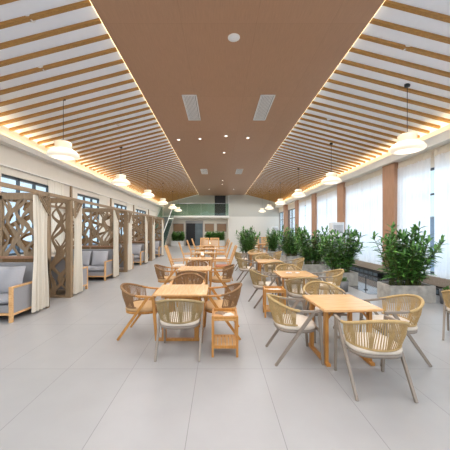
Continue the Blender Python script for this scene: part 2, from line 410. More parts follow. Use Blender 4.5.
# ------------------------------------------------------------------ ceiling fittings
def vent(x, y, l, w, label):
    t = thing('ceiling_vent', label, 'vent', (x, y, PZ-.03), 0, 'air vents in the timber ceiling')
    m = MB().box(-w/2, -w/2+.03, -l/2, l/2, -.02, 0).box(w/2-.03, w/2, -l/2, l/2, -.02, 0).box(-w/2, w/2, -l/2, -l/2+.03, -.02, 0).box(-w/2, w/2, l/2-.03, l/2, -.02, 0)
    m.build('frame', 'white', t)
    m = MB()
    for i in range(8): m.box(-w/2+.04+i*(w-.08)/8, -w/2+.06+i*(w-.08)/8, -l/2+.03, l/2-.03, -.016, -.004)
    m.build('louver', 'white', t); MB().box(-w/2+.02, w/2-.02, -l/2+.02, l/2-.02, -.004, -.001).build('backing', 'grey', t)
vent(-.74, 7.6, 1.55, .37, 'long white vent left of centre in the timber ceiling, nearer')
vent(1.22, 7.6, 1.55, .37, 'long white vent right of centre in the timber ceiling, nearer')
vent(-.84, 15.7, 1.3, .37, 'white vent left of centre farther along the timber ceiling')
vent(1.15, 15.7, 1.3, .37, 'white vent right of centre farther along the timber ceiling')
t = thing('ceiling_speaker', 'round white speaker in the middle of the timber ceiling', 'speaker', (.26, 4.8, PZ-.03))
MB().lathe([(.0, -.028), (.06, -.028), (.085, -.02), (.09, 0)], 24).build('grille', 'white', t); MB().lathe([(.088, -.014), (.105, -.01), (.105, 0)], 24).build('rim', 'trim', t)
dl0 = None
for k, (x, y) in enumerate(((.25, 9.8), (1.05, 10.0), (-.7, 10.1), (.22, 11.9), (-1.5, 10.2), (-.8, 22.5), (1.2, 22.5), (.24, 18.5), (.24, 20))):
    lab = 'small round downlight set into the timber ceiling beyond the nearer vents'
    if dl0 is None:
        dl0 = thing('downlight', lab, 'downlight', (x, y, PZ-.03), 0, 'downlights in the timber ceiling')
        MB().lathe([(.045, -.012), (.065, -.012), (.07, 0)], 20).build('rim', 'white', dl0); MB().lathe([(0, -.006), (.045, -.006)], 20).build('lens', 'dl', dl0)
    else: dup(dl0, (x, y, PZ-.03))
sd0 = None
for k, (x, y, lab) in enumerate(((-4.35, 5.15, 'pale smoke detector on the nearest left ceiling slope'), (-2.85, 4.05+.1, 'small sprinkler head between the first left slats'), (-3.35, 5.2, 'small smoke detector above the nearest left pendant'),
                           (4.15, 4.35, 'pale smoke detector at the nearest right ceiling slope'), (3.3, 4.85, 'small smoke detector between the nearest right slats'), (-3.0, 8.2, 'smoke detector before the second left pendant'), (3.2, 8.0, 'smoke detector before the second right pendant'))):
    z = zceil(x)+.06
    if sd0 is None:
        sd0 = thing('smoke_detector', lab, 'smoke detector', (x, y, z), 0, 'smoke detectors on the ceiling slopes')
        MB().lathe([(0, -.05), (.04, -.048), (.055, -.03), (.07, -.025), (.075, 0)], 20).build('body', 'white', sd0); MB().lathe([(0, -.055), (.015, -.053), (.02, -.046)], 12).build('sensor', 'grey', sd0)
    else: dup(sd0, (x, y, z), label=lab)

def make_pendant(label, z_m, drop):
    t = thing('pendant_lamp', label, 'pendant lamp')
    MB().lathe([(0, -.05), (.05, -.05), (.055, -.03), (.055, .02)], 16).build('ceiling_mount', 'black', t)
    MB().tube([(0, 0, -.04), (0, 0, -drop)], .006, 6).build('cord', 'black', t)
    MB().lathe([(0, -drop+.03), (.05, -drop+.03), (.055, -drop-.02), (.0, -drop-.02)], 16).build('lamp_holder', 'black', t)
    cap = MB(); n = 40; prof = [(.06, 0.0), (.15, -.005), (.175, -.03), (.165, -.10), (.15, -.155)]
    vs = []
    for r, z in prof:
        for j in range(n):
            rr = r*(1+(.03 if j % 2 else -.02)*(r > .1)); vs.append((rr*math.cos(2*PI*j/n), rr*math.sin(2*PI*j/n), z-drop))
    cap.add(vs, [(i*n+j, i*n+(j+1) % n, (i+1)*n+(j+1) % n, (i+1)*n+j) for i in range(len(prof)-1) for j in range(n)], True)
    cap.build('shade_cap', 'lampcap', t)
    MB().lathe([(.15, -.155-drop), (.22, -.175-drop), (.29, -.225-drop), (.335, -.29-drop), (.33, -.315-drop), (.30, -.345-drop), (.22, -.36-drop)], 36).build('lamp_shade', 'lampshade', t)
    MB().lathe([(0, -.362-drop), (.22, -.36-drop)], 36).build('diffuser', 'bulb', t)
    return t
lamps = [(-3.55, 6.27), (-3.55, 9.95), (-3.55, 13.7), (-3.55, 17.4), (-3.55, 21.1), (-3.55, 23.9), (3.95, 5.77), (3.94, 9.65), (3.93, 13.6), (3.93, 17.6), (3.93, 21.5), (3.93, 25.0)]
side_w = ['nearest', 'second', 'third', 'fourth', 'fifth', 'farthest']
p0 = None
for k, (x, y) in enumerate(lamps):
    lab = 'cream two-tier pendant lamp hanging on the %s side, %s of its row' % (('left', 'right')[k//6], side_w[k % 6])
    z = zceil(x)+.06; drop = z-3.62
    if k % 6 == 0: p0 = make_pendant(lab, z, drop); p0.location = (x, y, z); p0['group'] = 'pendant lamps of the %s row' % ('left', 'right')[k//6]
    else: dup(p0, (x, y, z), label=lab)


# ------------------------------------------------------------------ furniture
def make_rope_chair(label, frame, rope, cush, wide):
    t = thing('rope_armchair', label, 'chair')
    lw, ld = (.038, .03) if not wide else (.044, .034)
    for s in (-1, 1):
        MB().bar((s*.272, .235, .625), (s*.262, .28, 0), lw, ld, lw*.78, ld*.85, up=(1, 0, 0)).build('leg', frame, t, bevel=.003)
        MB().bar((s*.288, .16, .63), (s*.268, -.29, 0), lw, ld, lw*.78, ld*.85, up=(1, 0, 0)).build('leg', frame, t, bevel=.003)
        aw = .036 if not wide else .058
        m = MB().bar((s*.276, .255, .635), (s*.302, .02, .648), aw, .026, aw*.8, .024)
        m.bar((s*.302, .02, .648), (s*.285, -.1, .67), aw*.8, .024, .02, .02); m.build('armrest', frame, t, bevel=.003)
    def rim(a):
        sa = math.sin(a); return Vector((-.305*math.cos(a), -.02-.30*sa, .655+.105*(max(0, sa)**1.4)))
    def low(a):
        sa = math.sin(a); return Vector((-.262*math.cos(a), -.0-.245*sa, .475-.02*sa))
    A0, A1 = .10, PI-.10
    MB().tube([rim(A0-.12+(A1-A0+.24)*i/28) for i in range(29)], .017, 8).build('back_rim', rope, t)
    MB().tube([low(A0+(A1-A0)*i/24) for i in range(25)], .011, 6).build('lower_rim', rope, t)
    m = MB(); n = 50
    for i in range(n):
        u = (i+.5)/n; c = ((i//5)+.5)*5/n
        ul = c+(u-c)*(.30) if (i//5) % 2 else c+(u-c)*1.7
        p = rim(A0+(A1-A0)*u); q = low(A0+(A1-A0)*min(1, max(0, ul)))
        mid = (p+q)/2; mid += Vector((mid.x, mid.y, 0)).normalized()*.012
        m.tube([p, mid, q], .0056, 4, caps=False)
    m.build('woven_back', rope, t)
    m = MB(); n = 28
    def out(th, r):
        c, s_ = math.cos(th), math.sin(th)
        return (.258*r*math.copysign(abs(c)**.7, c), .01+.25*r*math.copysign(abs(s_)**.7, s_))
    rows = [(0, .462), (.6, .466), (.85, .462), (.97, .45), (1, .432), (.98, .412), (.9, .405), (0, .405)]
    m.add([(*out(2*PI*j/n, r), z) for r, z in rows for j in range(n)], [(i*n+j, i*n+(j+1) % n, (i+1)*n+(j+1) % n, (i+1)*n+j) for i in range(len(rows)-1) for j in range(n)], True)
    m.build('seat', cush, t)
    m = MB(); rows = [(.86, .405), (.98, .405), (.98, .375), (.86, .375)]
    m.add([(*out(2*PI*j/n, r), z) for r, z in rows for j in range(n)], [(i*n+j, i*n+(j+1) % n, ((i+1) % 4)*n+(j+1) % n, ((i+1) % 4)*n+j) for i in range(4) for j in range(n)], True)
    m.bar((-.262, .255, .39), (.262, .255, .39), .026, .026).bar((-.27, -.02, .385), (.27, -.02, .385), .026, .022).build('seat_frame', frame, t)
    return t
def make_slat_chair(label, cush='cushw'):
    t = thing('slat_back_armchair', label, 'chair'); w = .29
    for s in (-1, 1):
        MB().bar((s*w, .27, 0), (s*w, .25, .62), .035, .045, up=(1, 0, 0)).build('leg', 'oakl', t, bevel=.003)
        MB().bar((s*w, -.30, 0), (s*w, -.20, .46), .035, .045, up=(1, 0, 0)).build('leg', 'oakl', t, bevel=.003)
        MB().bar((s*w, -.27, .62), (s*w, .31, .635), .065, .028).build('armrest', 'oakl', t, bevel=.003)
        MB().bar((s*(w-.02), -.19, .40), (s*(w-.02), -.43, 1.08), .035, .05, up=(1, 0, 0)).build('back_post', 'oakl', t, bevel=.003)
    MB().bar((-w, -.432, 1.075), (w, -.432, 1.075), .03, .08, up=(0, -.3, 1)).build('back_rail', 'oakl', t, bevel=.003)
    MB().bar((-w, -.22, .50), (w, -.22, .50), .025, .05, up=(0, -.3, 1)).build('back_rail', 'oakl', t, bevel=.003)
    m = MB()
    for i in range(7): x = -.225+i*.075; m.bar((x, -.222, .5), (x, -.425, 1.06), .045, .014, up=(0, 1, .3))
    m.build('back_slats', 'oakl', t)
    MB().box(-w, w, -.22, .27, .37, .41).build('seat_frame', 'oakl', t, bevel=.004)
    ell_box(MB(), 0, .03, .44, .26, .24, .035, e=.3).build('seat_cushion', cush, t)
    return t
def make_table(label, top='oak', leg='oak2'):
    t = thing('dining_table', label, 'table'); W, D, Hh = .365, .39, .69
    MB().box(-W, W, -D, D, Hh-.028, Hh).build('table_top', top, t, bevel=.004)
    MB().box(-W+.07, W-.07, -.25, -.23, Hh-.075, Hh-.028).box(-W+.07, W-.07, .23, .25, Hh-.075, Hh-.028).box(-W+.07, -W+.09, -.25, .25, Hh-.075, Hh-.028).box(W-.09, W-.07, -.25, .25, Hh-.075, Hh-.028).build('apron', leg, t)
    for s in (-1, 1):
        for q in (-1, 1):
            MB().box(s*.28-.022, s*.28+.022, q*.235-.032, q*.235+.032, .03, Hh-.028).build('leg', leg, t, bevel=.003)
            MB().bar((s*.28, q*.235, .52), (s*.16, q*.235, Hh-.035), .022, .022).build('brace', leg, t)
        MB().box(s*.28-.026, s*.28+.026, -.32, .32, 0, .035).build('foot', leg, t, bevel=.004)
    return t

G = make_rope_chair('x', 'metal', 'rope', 'cush', False)
W = make_rope_chair('x', 'oak2', 'ropeb', 'cushb', True)
O = make_rope_chair('x', 'metal', 'ropeo', 'cush', False)
S = make_slat_chair('x'); SR = make_slat_chair('x', 'cushr')
T = make_table('x'); protos = [G, W, O, S, SR, T]
tall = {id(G): 'straw rope armchair', id(W): 'brown wood-framed rope armchair', id(O): 'olive rope armchair', id(S): 'slat-back wooden armchair', id(SR): 'rust-cushioned slat-back armchair'}
used = set()
def put(proto, x, y, rz, label, group=None, z=0):
    if id(proto) not in used:
        used.add(id(proto)); proto.location = (x, y, z); proto.rotation_euler = (0, 0, rz); proto['label'] = label
        if group: proto['group'] = group
        return proto
    return dup(proto, (x, y, z), rz, label, group)
LT = ['nearest table of the left row', 'second table of the left row', 'third table of the left row', 'fourth table of the left row', 'fifth table of the left row', 'sixth table of the left row']
RT = ['nearest table of the right row', 'second table of the right row', 'third table of the right row', 'fourth table of the right row']
ltab = [(-.56, 4.28), (-.58, 6.68), (-.58, 9.05), (-.58, 11.5), (-.58, 14.0), (-.6, 16.6)]
rtab = [(1.54, 3.54), (1.6, 5.85), (1.5, 8.3), (1.55, 11.0)]
ordw = ['nearest', 'second', 'third', 'fourth', 'fifth', 'sixth']
for i, (x, y) in enumerate(ltab):
    o = put(T, x, y, PI/2 if i < 2 else 0, 'square oak table, %s in the row left of the centre' % ordw[i], 'tables of the left row')
for i, (x, y) in enumerate(rtab):
    tb = put(T, x, y, [R(2.5), 0, R(-2), 0][i], 'square oak table, %s in the row right of the centre' % ordw[i], 'tables of the right row')
    if i == 0: tb.scale = (.95, .96, 1)
def chair(p, x, y, face, lab): # face: direction faced in degrees from +Y clockwise
    put(p, x, y, -R(face), '%s %s' % (tall[id(p)], lab), 'armchairs around the tables')
# left row
chair(O, -.51, 3.64, 0, 'facing away at the ' + LT[0])
chair(W, -1.18, 4.27, 92, 'on the left side of the ' + LT[0])
chair(W, .03, 4.31, -88, 'on the right side of the ' + LT[0])
chair(W, -.57, 5.03, 180, 'facing the camera behind the ' + LT[0])
chair(W, -.6, 6.02, 0, 'facing away at the ' + LT[1])
chair(W, -1.24, 6.7, 88, 'on the left side of the ' + LT[1])
chair(W, .05, 6.7, -92, 'on the right side of the ' + LT[1])
chair(W, -.6, 7.38, 180, 'facing the camera behind the ' + LT[1])
chair(S, -1.32, 9.1, 86, 'leaning back on the left of the ' + LT[2])
chair(SR, .12, 9.0, -92, 'on the right of the ' + LT[2])
chair(S, -1.25, 11.6, 84, 'on the left of the ' + LT[3])
chair(S, .1, 11.5, -90, 'on the right of the ' + LT[3])
chair(S, -1.2, 14.1, 88, 'on the left of the ' + LT[4])
chair(SR, .1, 14.0, -90, 'on the right of the ' + LT[4])
chair(S, .12, 16.6, -90, 'on the right of the ' + LT[5])
chair(S, -1.2, 16.6, 90, 'on the left of the ' + LT[5])
chair(S, -.95, 17.9, 180, 'facing the camera at the far end of the left row, left one')
chair(S, -.28, 17.9, 180, 'facing the camera at the far end of the left row, right one')
# right row
chair(G, 1.58, 2.855, 3, 'facing away at the ' + RT[0])
chair(G, .95, 3.53, 88, 'on the left side of the ' + RT[0])
chair(G, 2.2, 3.50, -90, 'on the right side of the ' + RT[0])
chair(G, 1.62, 4.2, 178, 'facing the camera behind the ' + RT[0])
chair(O, 1.56, 5.18, 2, 'facing away at the ' + RT[1])
chair(O, .98, 5.95, 84, 'on the left side of the ' + RT[1])
chair(G, 2.32, 5.9, -84, 'on the right side of the ' + RT[1])
chair(G, 1.66, 6.52, 180, 'facing the camera behind the ' + RT[1])
chair(O, 1.55, 7.6, 0, 'facing away at the ' + RT[2])
chair(O, .87, 8.5, 86, 'on the left side of the ' + RT[2])
chair(G, 2.25, 8.35, -90, 'on the right side of the ' + RT[2])
chair(G, 1.5, 9.0, 180, 'facing the camera behind the ' + RT[2])
chair(O, 1.55, 10.3, 0, 'facing away at the ' + RT[3])
chair(O, .92, 11.2, 86, 'on the left side of the ' + RT[3])
chair(G, 2.2, 11.1, -90, 'on the right side of the ' + RT[3])
chair(G, 1.55, 11.72, 180, 'facing the camera behind the ' + RT[3])
chair(G, 3.66, 4.02, 45, 'cut off by the right edge of the picture')
# far corner seating
chair(S, 2.6, 19.6, 180, 'in the far corner beyond the plants, left one')
chair(S, 3.4, 19.8, 180, 'in the far corner beyond the plants, right one')
put(T, 3.0, 18.9, 0, 'square oak table in the far corner beyond the plants')

# wooden two-shelf stands
def make_stand(label):
    t = thing('side_stand', label, 'side stand'); w, d, h = .155, .18, .52
    for s in (-1, 1):
        for q in (-1, 1): MB().box(s*w-.014, s*w+.014, q*d-.016, q*d+.016, 0, h).build('leg', 'oak2', t, bevel=.003)
    def ring(z, hh): return MB().box(-w, w, -d-.012, -d+.01, z, z+hh).box(-w, w, d-.01, d+.012, z, z+hh).box(-w-.01, -w+.01, -d, d, z, z+hh).box(w-.01, w+.01, -d, d, z, z+hh)
    ring(.48, .035).build('top_rail', 'oak2', t, bevel=.002)
    MB().box(-w, w, -d, d, .455, .475).build('tray', 'oakl', t)
    ring(.11, .035).build('lower_rail', 'oak2', t, bevel=.002)
    m = MB()
    for i in range(6): x = -.135+i*.048; m.box(x, x+.04, -d, d, .12, .138)
    m.build('slatted_shelf', 'oak', t)
    return t
s0 = make_stand('honey wood two-shelf stand beside the nearest table of the left row'); s0.location = (.075, 3.66, 0)
dup(s0, (1.04, 5.20, 0), R(-4), 'honey wood two-shelf stand between the first two tables of the right row', scale=(1.15, .9, 1))
def napkin(x, y, z, rz, label, mat='napkin', s=1):
    m = MB(); n = 6
    vs = []
    for i in range(n+1):
        for j in range(n+1):
            u, v = i/n-.5, j/n-.5; vs.append((u*.14*s, v*.11*s, .004+.012*(math.sin(i*1.9+rz)*math.cos(j*1.4)+1)*.5))
    m.add(vs, [(i*(n+1)+j, (i+1)*(n+1)+j, (i+1)*(n+1)+j+1, i*(n+1)+j+1) for i in range(n) for j in range(n)], True)
    m.add([(-.07*s, -.055*s, .001), (.07*s, -.055*s, .001), (.07*s, .055*s, .001), (-.07*s, .055*s, .001)], [(0, 1, 2, 3)])
    o = m.build('napkin', mat); o.location = (x, y, z); o.rotation_euler = (0, 0, rz); tag(o, label, 'napkin')
napkin(.12, 3.66, .476, .4, 'crumpled white napkin in the tray of the nearer wooden stand')
napkin(.03, 3.72, .48, -.5, 'folded brown napkin in the tray of the nearer wooden stand', 'brownpan')
napkin(1.05, 5.20, .476, .2, 'large pale cloth on the second wooden stand', 'napkin', 1.5)
napkin(1.5, 5.9, .69, .0, 'small white napkin on the second table of the right row', 'white', .8)
napkin(1.68, 5.9, .69, .6, 'small white napkin on the second table of the right row, right one', 'white', .6)
napkin(-.6, 14.0, .69, .2, 'white napkin on the fifth table of the left row')
def make_tealight(x, y, label):
    t = thing('table_lamp', label, 'table lamp', (x, y, .69))
    MB().lathe([(0, .004), (.045, .004), (.05, 0), (.05, .015), (.012, .02), (.01, .13), (0, .13)], 16).build('base', 'oak2', t)
    MB().lathe([(.035, .20), (.06, .10)], 16).build('lamp_shade', 'lampshade', t)
make_tealight(-.55, 9.05, 'small table lamp with cream shade on the third table of the left row')
make_tealight(-.55, 16.5, 'small table lamp with cream shade on the sixth table of the left row')

# ------------------------------------------------------------------ booths on the left
XFb, XWl = -3.53, -5.22
def branch_panel(x0, x1, z0, z1, y, seed, th=.02, wmax=.13, layers=((1., 'lattice'),), dens=5.2):
    """tree-branch fretwork in the XZ plane"""
    rnd = random.Random(seed); m = MB()
    W_, H_ = x1-x0, z1-z0
    ax, up = (1, 0, 0), (0, 0, 1)
    def cl(p): return Vector((min(x1, max(x0, p[0])), y+rnd.uniform(-.002, .002), min(z1, max(z0, p[-1]))))
    n = max(3, int(round(W_*dens)))
    for i in range(n):
        bx = x0+W_*(i+.5)/n; amp = W_/n*rnd.uniform(.55, .95); lam = rnd.uniform(.62, .95)*min(1.2, H_)*.8; ph = (i % 2)*PI+rnd.uniform(-.5, .5)
        dr = rnd.uniform(-.12, .12)*H_; sg = 22 if H_ < 1.5 else 36; w0 = wmax*rnd.uniform(.38, .62)
        P = []; Wd = []
        for k in range(sg+1):
            f = k/sg; z = z0-.004+(H_+.008)*f
            p = cl((bx+dr*(f-.3)+amp*math.sin(2*PI*z/lam+ph), 0, z))
            w_ = w0*(1.15-.35*f+.35*math.sin(f*17+i*1.7))
            if not P or (p-P[-1]).length > .01: P.append(p); Wd.append(max(.022, w_))
        m.ribbon(P, Wd, th, ax, up)
        for q in range(max(1, int(H_*1.6))):            # short side twigs
            f0 = rnd.uniform(.08, .8); z = z0+H_*f0; a = P[min(len(P)-1, int(f0*len(P)))]
            sd = rnd.choice((-1, 1)); L = rnd.uniform(.22, .42)*min(1, H_)
            tw = [cl((a.x+sd*L*.55*(g/4)**1.2, 0, a.z+L*g/4)) for g in range(5)]
            tw2 = [tw[0]]
            for p in tw[1:]:
                if (p-tw2[-1]).length > .01: tw2.append(p)
            if len(tw2) > 2: m.ribbon(tw2, [wmax*.42*(1-.6*g/len(tw2)) for g in range(len(tw2))], th, ax, up)
    return m
def frame_rect(x0, x1, z0, z1, y, w, th):
    return MB().box(x0, x0+w, y-th/2, y+th/2, z0, z1).box(x1-w, x1, y-th/2, y+th/2, z0, z1).box(x0+w, x1-w, y-th/2, y+th/2, z0, z0+w).box(x0+w, x1-w, y-th/2, y+th/2, z1-w, z1)
def bracket(y0, sgn, t):
    """pierced triangular corner bracket under the front rail"""
    m = MB(); x = XFb+.045; L = .36; z1 = 2.30
    pts = [(y0, z1), (y0+sgn*L, z1), (y0, z1-L*1.1)]
    for a, c in ((0, 1), (1, 2), (2, 0)): m.bar((x, *pts[a]), (x, *pts[c]), .022, .03, up=(1, 0, 0))
    for i in range(1, 6):
        f = i/6
        m.bar((x, y0+sgn*L*f, z1), (x, y0, z1-L*1.1*f), .016, .014, up=(1, 0, 0))
        m.bar((x, y0+sgn*L*f, z1), (x, y0+sgn*L*f*.35, z1-L*1.1*(1-f)*.9), .016, .014, up=(1, 0, 0))
    m.build('corner_bracket', 'lattice', t)
def drape(y0, y1, label, seed, gather=.6):
    rnd = random.Random(seed); t = thing('booth_drape', label, 'curtain', (XFb+.01, (y0+y1)/2, 0), 0, 'cream drapes on the booths')
    n = 56; rows = 12; vs = []; c = 0; hw = (y1-y0)/2
    for r in range(rows):
        f = r/(rows-1); z = 2.28-(2.28-.05)*f
        wdt = hw*(1.0-.22*math.sin(PI*min(1, f*1.1))**2+.10*f)
        for i in range(n+1):
            u = i/n*2-1
            vs.append((.03*(.6+.7*f)*math.sin(u*PI*4.5+seed)+.012*math.sin(u*23), c+u*wdt, z))
    m = MB(); m.add(vs, [(r*(n+1)+i, r*(n+1)+i+1, (r+1)*(n+1)+i+1, (r+1)*(n+1)+i) for r in range(rows-1) for i in range(n)], True)
    m.build('drape_cloth', 'drape', t)
    MB().tube([(0, -hw*1.05, 2.29), (0, hw*1.05, 2.29)], .012, 8).build('curtain_rod', 'lattice', t)
bw = ['nearest booth', 'second booth', 'third booth', 'farthest booth']
def sofa(y, rz, label):
    t = thing('booth_sofa', label, 'sofa', (-4.34, y, 0), rz, 'two-seat sofas in the booths')
    w, d = .75, .42   # half sizes
    for s in (-1, 1):
        xa, xb = (s*w, s*(w-.055)); x0, x1 = min(xa, xb), max(xa, xb)
        a = MB().box(x0+.008, x1-.008, -d+.03, d-.05, .14, .585).build('arm_panel', 'sofa', t, bevel=.006)
        f = MB().box(x0, x1, d-.05, d, 0, .62).box(x0, x1, -d, -d+.04, 0, .62).box(x0, x1, -d+.04, d-.05, .585, .62).box(x0, x1, -d+.04, d-.05, .11, .15)
        f.build('arm_frame', 'oak', t, bevel=.004)
    MB().box(-w+.05, w-.05, d-.06, d-.01, .12, .16).build('front_rail', 'oak', t, bevel=.004)
    MB().box(-w+.06, w-.06, -d+.05, d-.02, .16, .29).build('seat_base', 'sofa', t, bevel=.012)
    ell_box(MB(), 0, .07, .36, w-.065, d-.09, .075, n=44, m=12, e=.18).build('seat_cushion', 'sofa2', t)
    MB().box(-w+.06, w-.06, -d+.02, -d+.15, .16, .96).build('backrest', 'sofa', t, bevel=.03)
    return t
def pillow(x, y, rz, lean, label):
    m = MB(); n = 14; rows = []
    half = .255
    for side in (1, -1):
        vs = []
        for i in range(n+1):
            for j in range(n+1):
                u, v = i/n*2-1, j/n*2-1
                pinch = 1-.07*(1-abs(u*v))*0 - .06*(abs(u)**2*(1-abs(v))+abs(v)**2*(1-abs(u)))
                th = .075*((1-u*u)*(1-v*v))**.45
                vs.append((u*half*pinch, side*th, v*half*pinch+half))
        m.add(vs, [(i*(n+1)+j, (i+1)*(n+1)+j, (i+1)*(n+1)+j+1, i*(n+1)+j+1) for i in range(n) for j in range(n)], True)
    o = m.build('throw_pillow', 'sofa2'); o.location = (x, y, .435); o.rotation_euler = (lean, 0, rz); tag(o, label, 'pillow', 'pillows on the booth sofas')
for k in range(4):
    yn = [2.6, 6.6, 10.6, 14.5][k]; yf = [5.7, 9.65, 13.6, 17.5][k]
    t = thing('booth_pavilion', 'taupe branch-fretwork booth frame along the left wall, %s' % bw[k], 'booth frame', (0, 0, 0), 0, 'fretwork booths along the left wall')
    # near panel (narrow, full height)
    if k > 0 or True:
        x0, x1 = -4.10, XFb
        m = MB().box(x1-.13, x1, yn-.05, yn+.05, 0, 2.36); m.build('post', 'lattice', t, bevel=.004)
        MB().box(x0, x0+.05, yn-.04, yn+.04, 0, 2.36).build('post', 'lattice', t, bevel=.004)
        for za_, zb_ in ((0, .06), (2.26, 2.32)): MB().box(x0+.05, x1-.13, yn-.04, yn+.04, za_, zb_).build('panel_rail', 'lattice', t)
        branch_panel(x0+.04, x1-.12, .05, 2.28, yn, 70+k, wmax=.12, dens=8).build('fretwork_panel', 'lattice', t)
    # far divider
    MB().box(XFb-.07, XFb, yf-.04, yf+.04, 0, 2.36).build('post', 'lattice', t, bevel=.004)
    MB().box(XWl-.02, XWl+.05, yf-.04, yf+.04, 0, 2.36).build('post', 'lattice', t, bevel=.004)
    xm = -4.5
    MB().box(xm-.03, xm+.03, yf-.035, yf+.035, 0, 2.36).build('post', 'lattice', t)
    MB().box(XWl, XFb, yf-.03, yf+.03, .02, 1.02).build('solid_board', 'lattice2', t)
    MB().box(XWl, XFb-.07, yf-.05, yf+.05, 1.02, 1.07).build('divider_ledge', 'col', t, bevel=.004)
    MB().box(XWl, XFb, yf-.035, yf+.035, 2.24, 2.32).build('divider_rail', 'lattice', t)
    branch_panel(XWl+.03, xm-.02, 1.06, 2.26, yf-.012, 11+k, wmax=.13, dens=7.5).build('fretwork_panel', 'lattice', t)
    branch_panel(xm+.02, XFb-.06, 1.06, 2.26, yf-.012, 31+k, wmax=.13, dens=7.5).build('fretwork_panel', 'lattice', t)
    branch_panel(XWl+.03, XFb-.06, 1.06, 2.26, yf+.02, 51+k, wmax=.16, dens=2.6).build('rear_fretwork', 'lattice2', t)
    # rails
    ye = [6.55, 10.55, 14.45, 17.6][k]
    ys0 = yn-.05 if k else -1.5
    MB().box(XFb-.06, XFb, ys0, ye, 2.32, 2.39).build('front_rail', 'lattice', t, bevel=.003)
    MB().box(XWl, XWl+.06, ys0, ye, 2.32, 2.39).build('rear_rail', 'lattice', t, bevel=.003)
    MB().box(XWl+.06, XFb-.06, yn-.03, yn+.03, 2.32, 2.38).box(XWl+.06, XFb-.06, yf-.03, yf+.03, 2.32, 2.38).build('cross_rail', 'lattice', t, bevel=.003)
    bracket(yf-.05, -1, t); bracket(yn+.06, 1, t)
    drape(yf-.50, yf-.08, 'cream drape at the far corner of the %s' % bw[k], k+1)
    if k: drape(yn+.10, yn+.46, 'cream drape at the near corner of the %s' % bw[k], k+11)
    sofa(yf-.52, PI, 'grey two-seat sofa facing the camera in the %s' % bw[k])
    for j, (dx, rz_) in enumerate(((.46, .12), (-.12, -.14))):
        pillow(-4.40+dx, yf-.60, rz_, -.30, '%s light grey pillow on the camera-facing sofa, %s' % (('right', 'left')[j], bw[k]))
    if k:
        sofa(yn+.52, 0, 'grey two-seat sofa with its back to the camera in the %s' % bw[k])
        for j, dx in enumerate((.36, -.36)):
            pillow(-4.40+dx, yn+.60, 0, .28, '%s light grey pillow on the sofa facing away, %s' % (('right', 'left')[j], bw[k]))
    # low booth table between the sofas
    cy = (yf+yn)/2
    if k:
        tt = thing('booth_table', 'low wooden table between the sofas of the %s' % bw[k], 'table', (-4.5, cy, 0), 0, 'low tables in the booths')
        MB().box(-.33, .33, -.3, .3, .50, .53).build('table_top', 'oak', tt, bevel=.004)
        for s in (-1, 1):
            for q in (-1, 1): MB().box(s*.28-.02, s*.28+.02, q*.25-.02, q*.25+.02, 0, .5).build('leg', 'oak2', tt)

# ------------------------------------------------------------------ plants
def leaf(m, p, d, L, w, rnd):
    d = d.normalized(); side = d.cross(Vector((0, 0, 1)))
    if side.length < .1: side = Vector((1, 0, 0))
    side.normalize(); up = side.cross(d).normalized()
    roll = rnd.uniform(-.5, .5); s2 = side*math.cos(roll)+up*math.sin(roll)
    pts = []
    for f, ww, dr in ((0, .12, 0), (.3, .9, .02), (.65, .85, .12), (1, 0, .32)):
        c = p+d*L*f-Vector((0, 0, 1))*L*dr
        if ww == 0: pts.append([c])
        else: pts.append([c-s2*w*ww/2+up*.006, c-up*.004, c+s2*w*ww/2+up*.006])
    o = [v for g in pts for v in g]
    m.add(o, [(0, 1, 4, 3), (1, 2, 5, 4), (3, 4, 7, 6), (4, 5, 8, 7), (6, 7, 9), (7, 8, 9)], True)
def make_foliage(seed, px, py, base, H, spread, nstem, name='foliage', parent=None, lw=.055, ll=.22):
    rnd = random.Random(seed); m = MB(); st = MB()
    for i in range(nstem):
        x, y = rnd.uniform(-px, px), rnd.uniform(-py, py)
        a = math.atan2(y*1.2+rnd.uniform(-.15, .15), x+rnd.uniform(-.2, .2)) if rnd.random() < .75 else rnd.uniform(0, 2*PI)
        lean = rnd.uniform(.05, 1)**.8
        h = H*(1-.33*lean*lean)*rnd.uniform(.72, 1.0)
        ex, ey = x+math.cos(a)*spread*lean*.8, y+math.sin(a)*spread*lean*.8
        pts = []
        for k in range(7):
            f = k/6; pts.append(Vector((x+(ex-x)*f**1.5, y+(ey-y)*f**1.5, base+h*f)))
        st.tube(pts, [.013*(1-.6*k/6) for k in range(7)], 5)
        nl = int(12+h*18)
        for k in range(nl):
            f = .16+.84*(k+.5)/nl; q = f*6; j = min(5, int(q)); p = pts[j].lerp(pts[j+1], q-j)
            az = k*2.4+i; el = rnd.uniform(.05, .75)+(f > .9)*.5
            d = Vector((math.cos(az)*math.cos(el), math.sin(az)*math.cos(el), math.sin(el)))
            leaf(m, p, d, ll*rnd.uniform(.75, 1.25), lw*rnd.uniform(.8, 1.2), rnd)
        leaf(m, pts[-1], Vector((.1, 0, 1)), ll, lw, rnd)
    st.build('stems', 'stem', parent); m.build(name, 'leaf', parent)
def planter_parts(t, w, d, h, mat='stone'):
    m = MB()
    m.box(-w, w, -d, -d+.04, 0, h).box(-w, w, d-.04, d, 0, h).box(-w, -w+.04, -d+.04, d-.04, 0, h).box(w-.04, w, -d+.04, d-.04, 0, h)
    pl_ = m.build('planter', mat, t, bevel=.006); MB().box(-w+.04, w-.04, -d+.04, d-.04, .02, h-.05).build('soil', 'soil', pl_)
def make_plant(label, seed, H=1.38, spread=.62, nstem=34, w=.5, d=.26, h=.38):
    t = thing('potted_plant', label, 'potted plant', group='bushy plants in stone planters by the right windows')
    planter_parts(t, w, d, h); make_foliage(seed, w*.62, d*.6, h-.06, H, spread, nstem, parent=t, ll=.25, lw=.056)
    return t
P1 = make_plant('large bushy green plant in a long stone planter, nearest on the right', 3, 1.36, .68, 42); P1.location = (4.28, 6.32, 0)
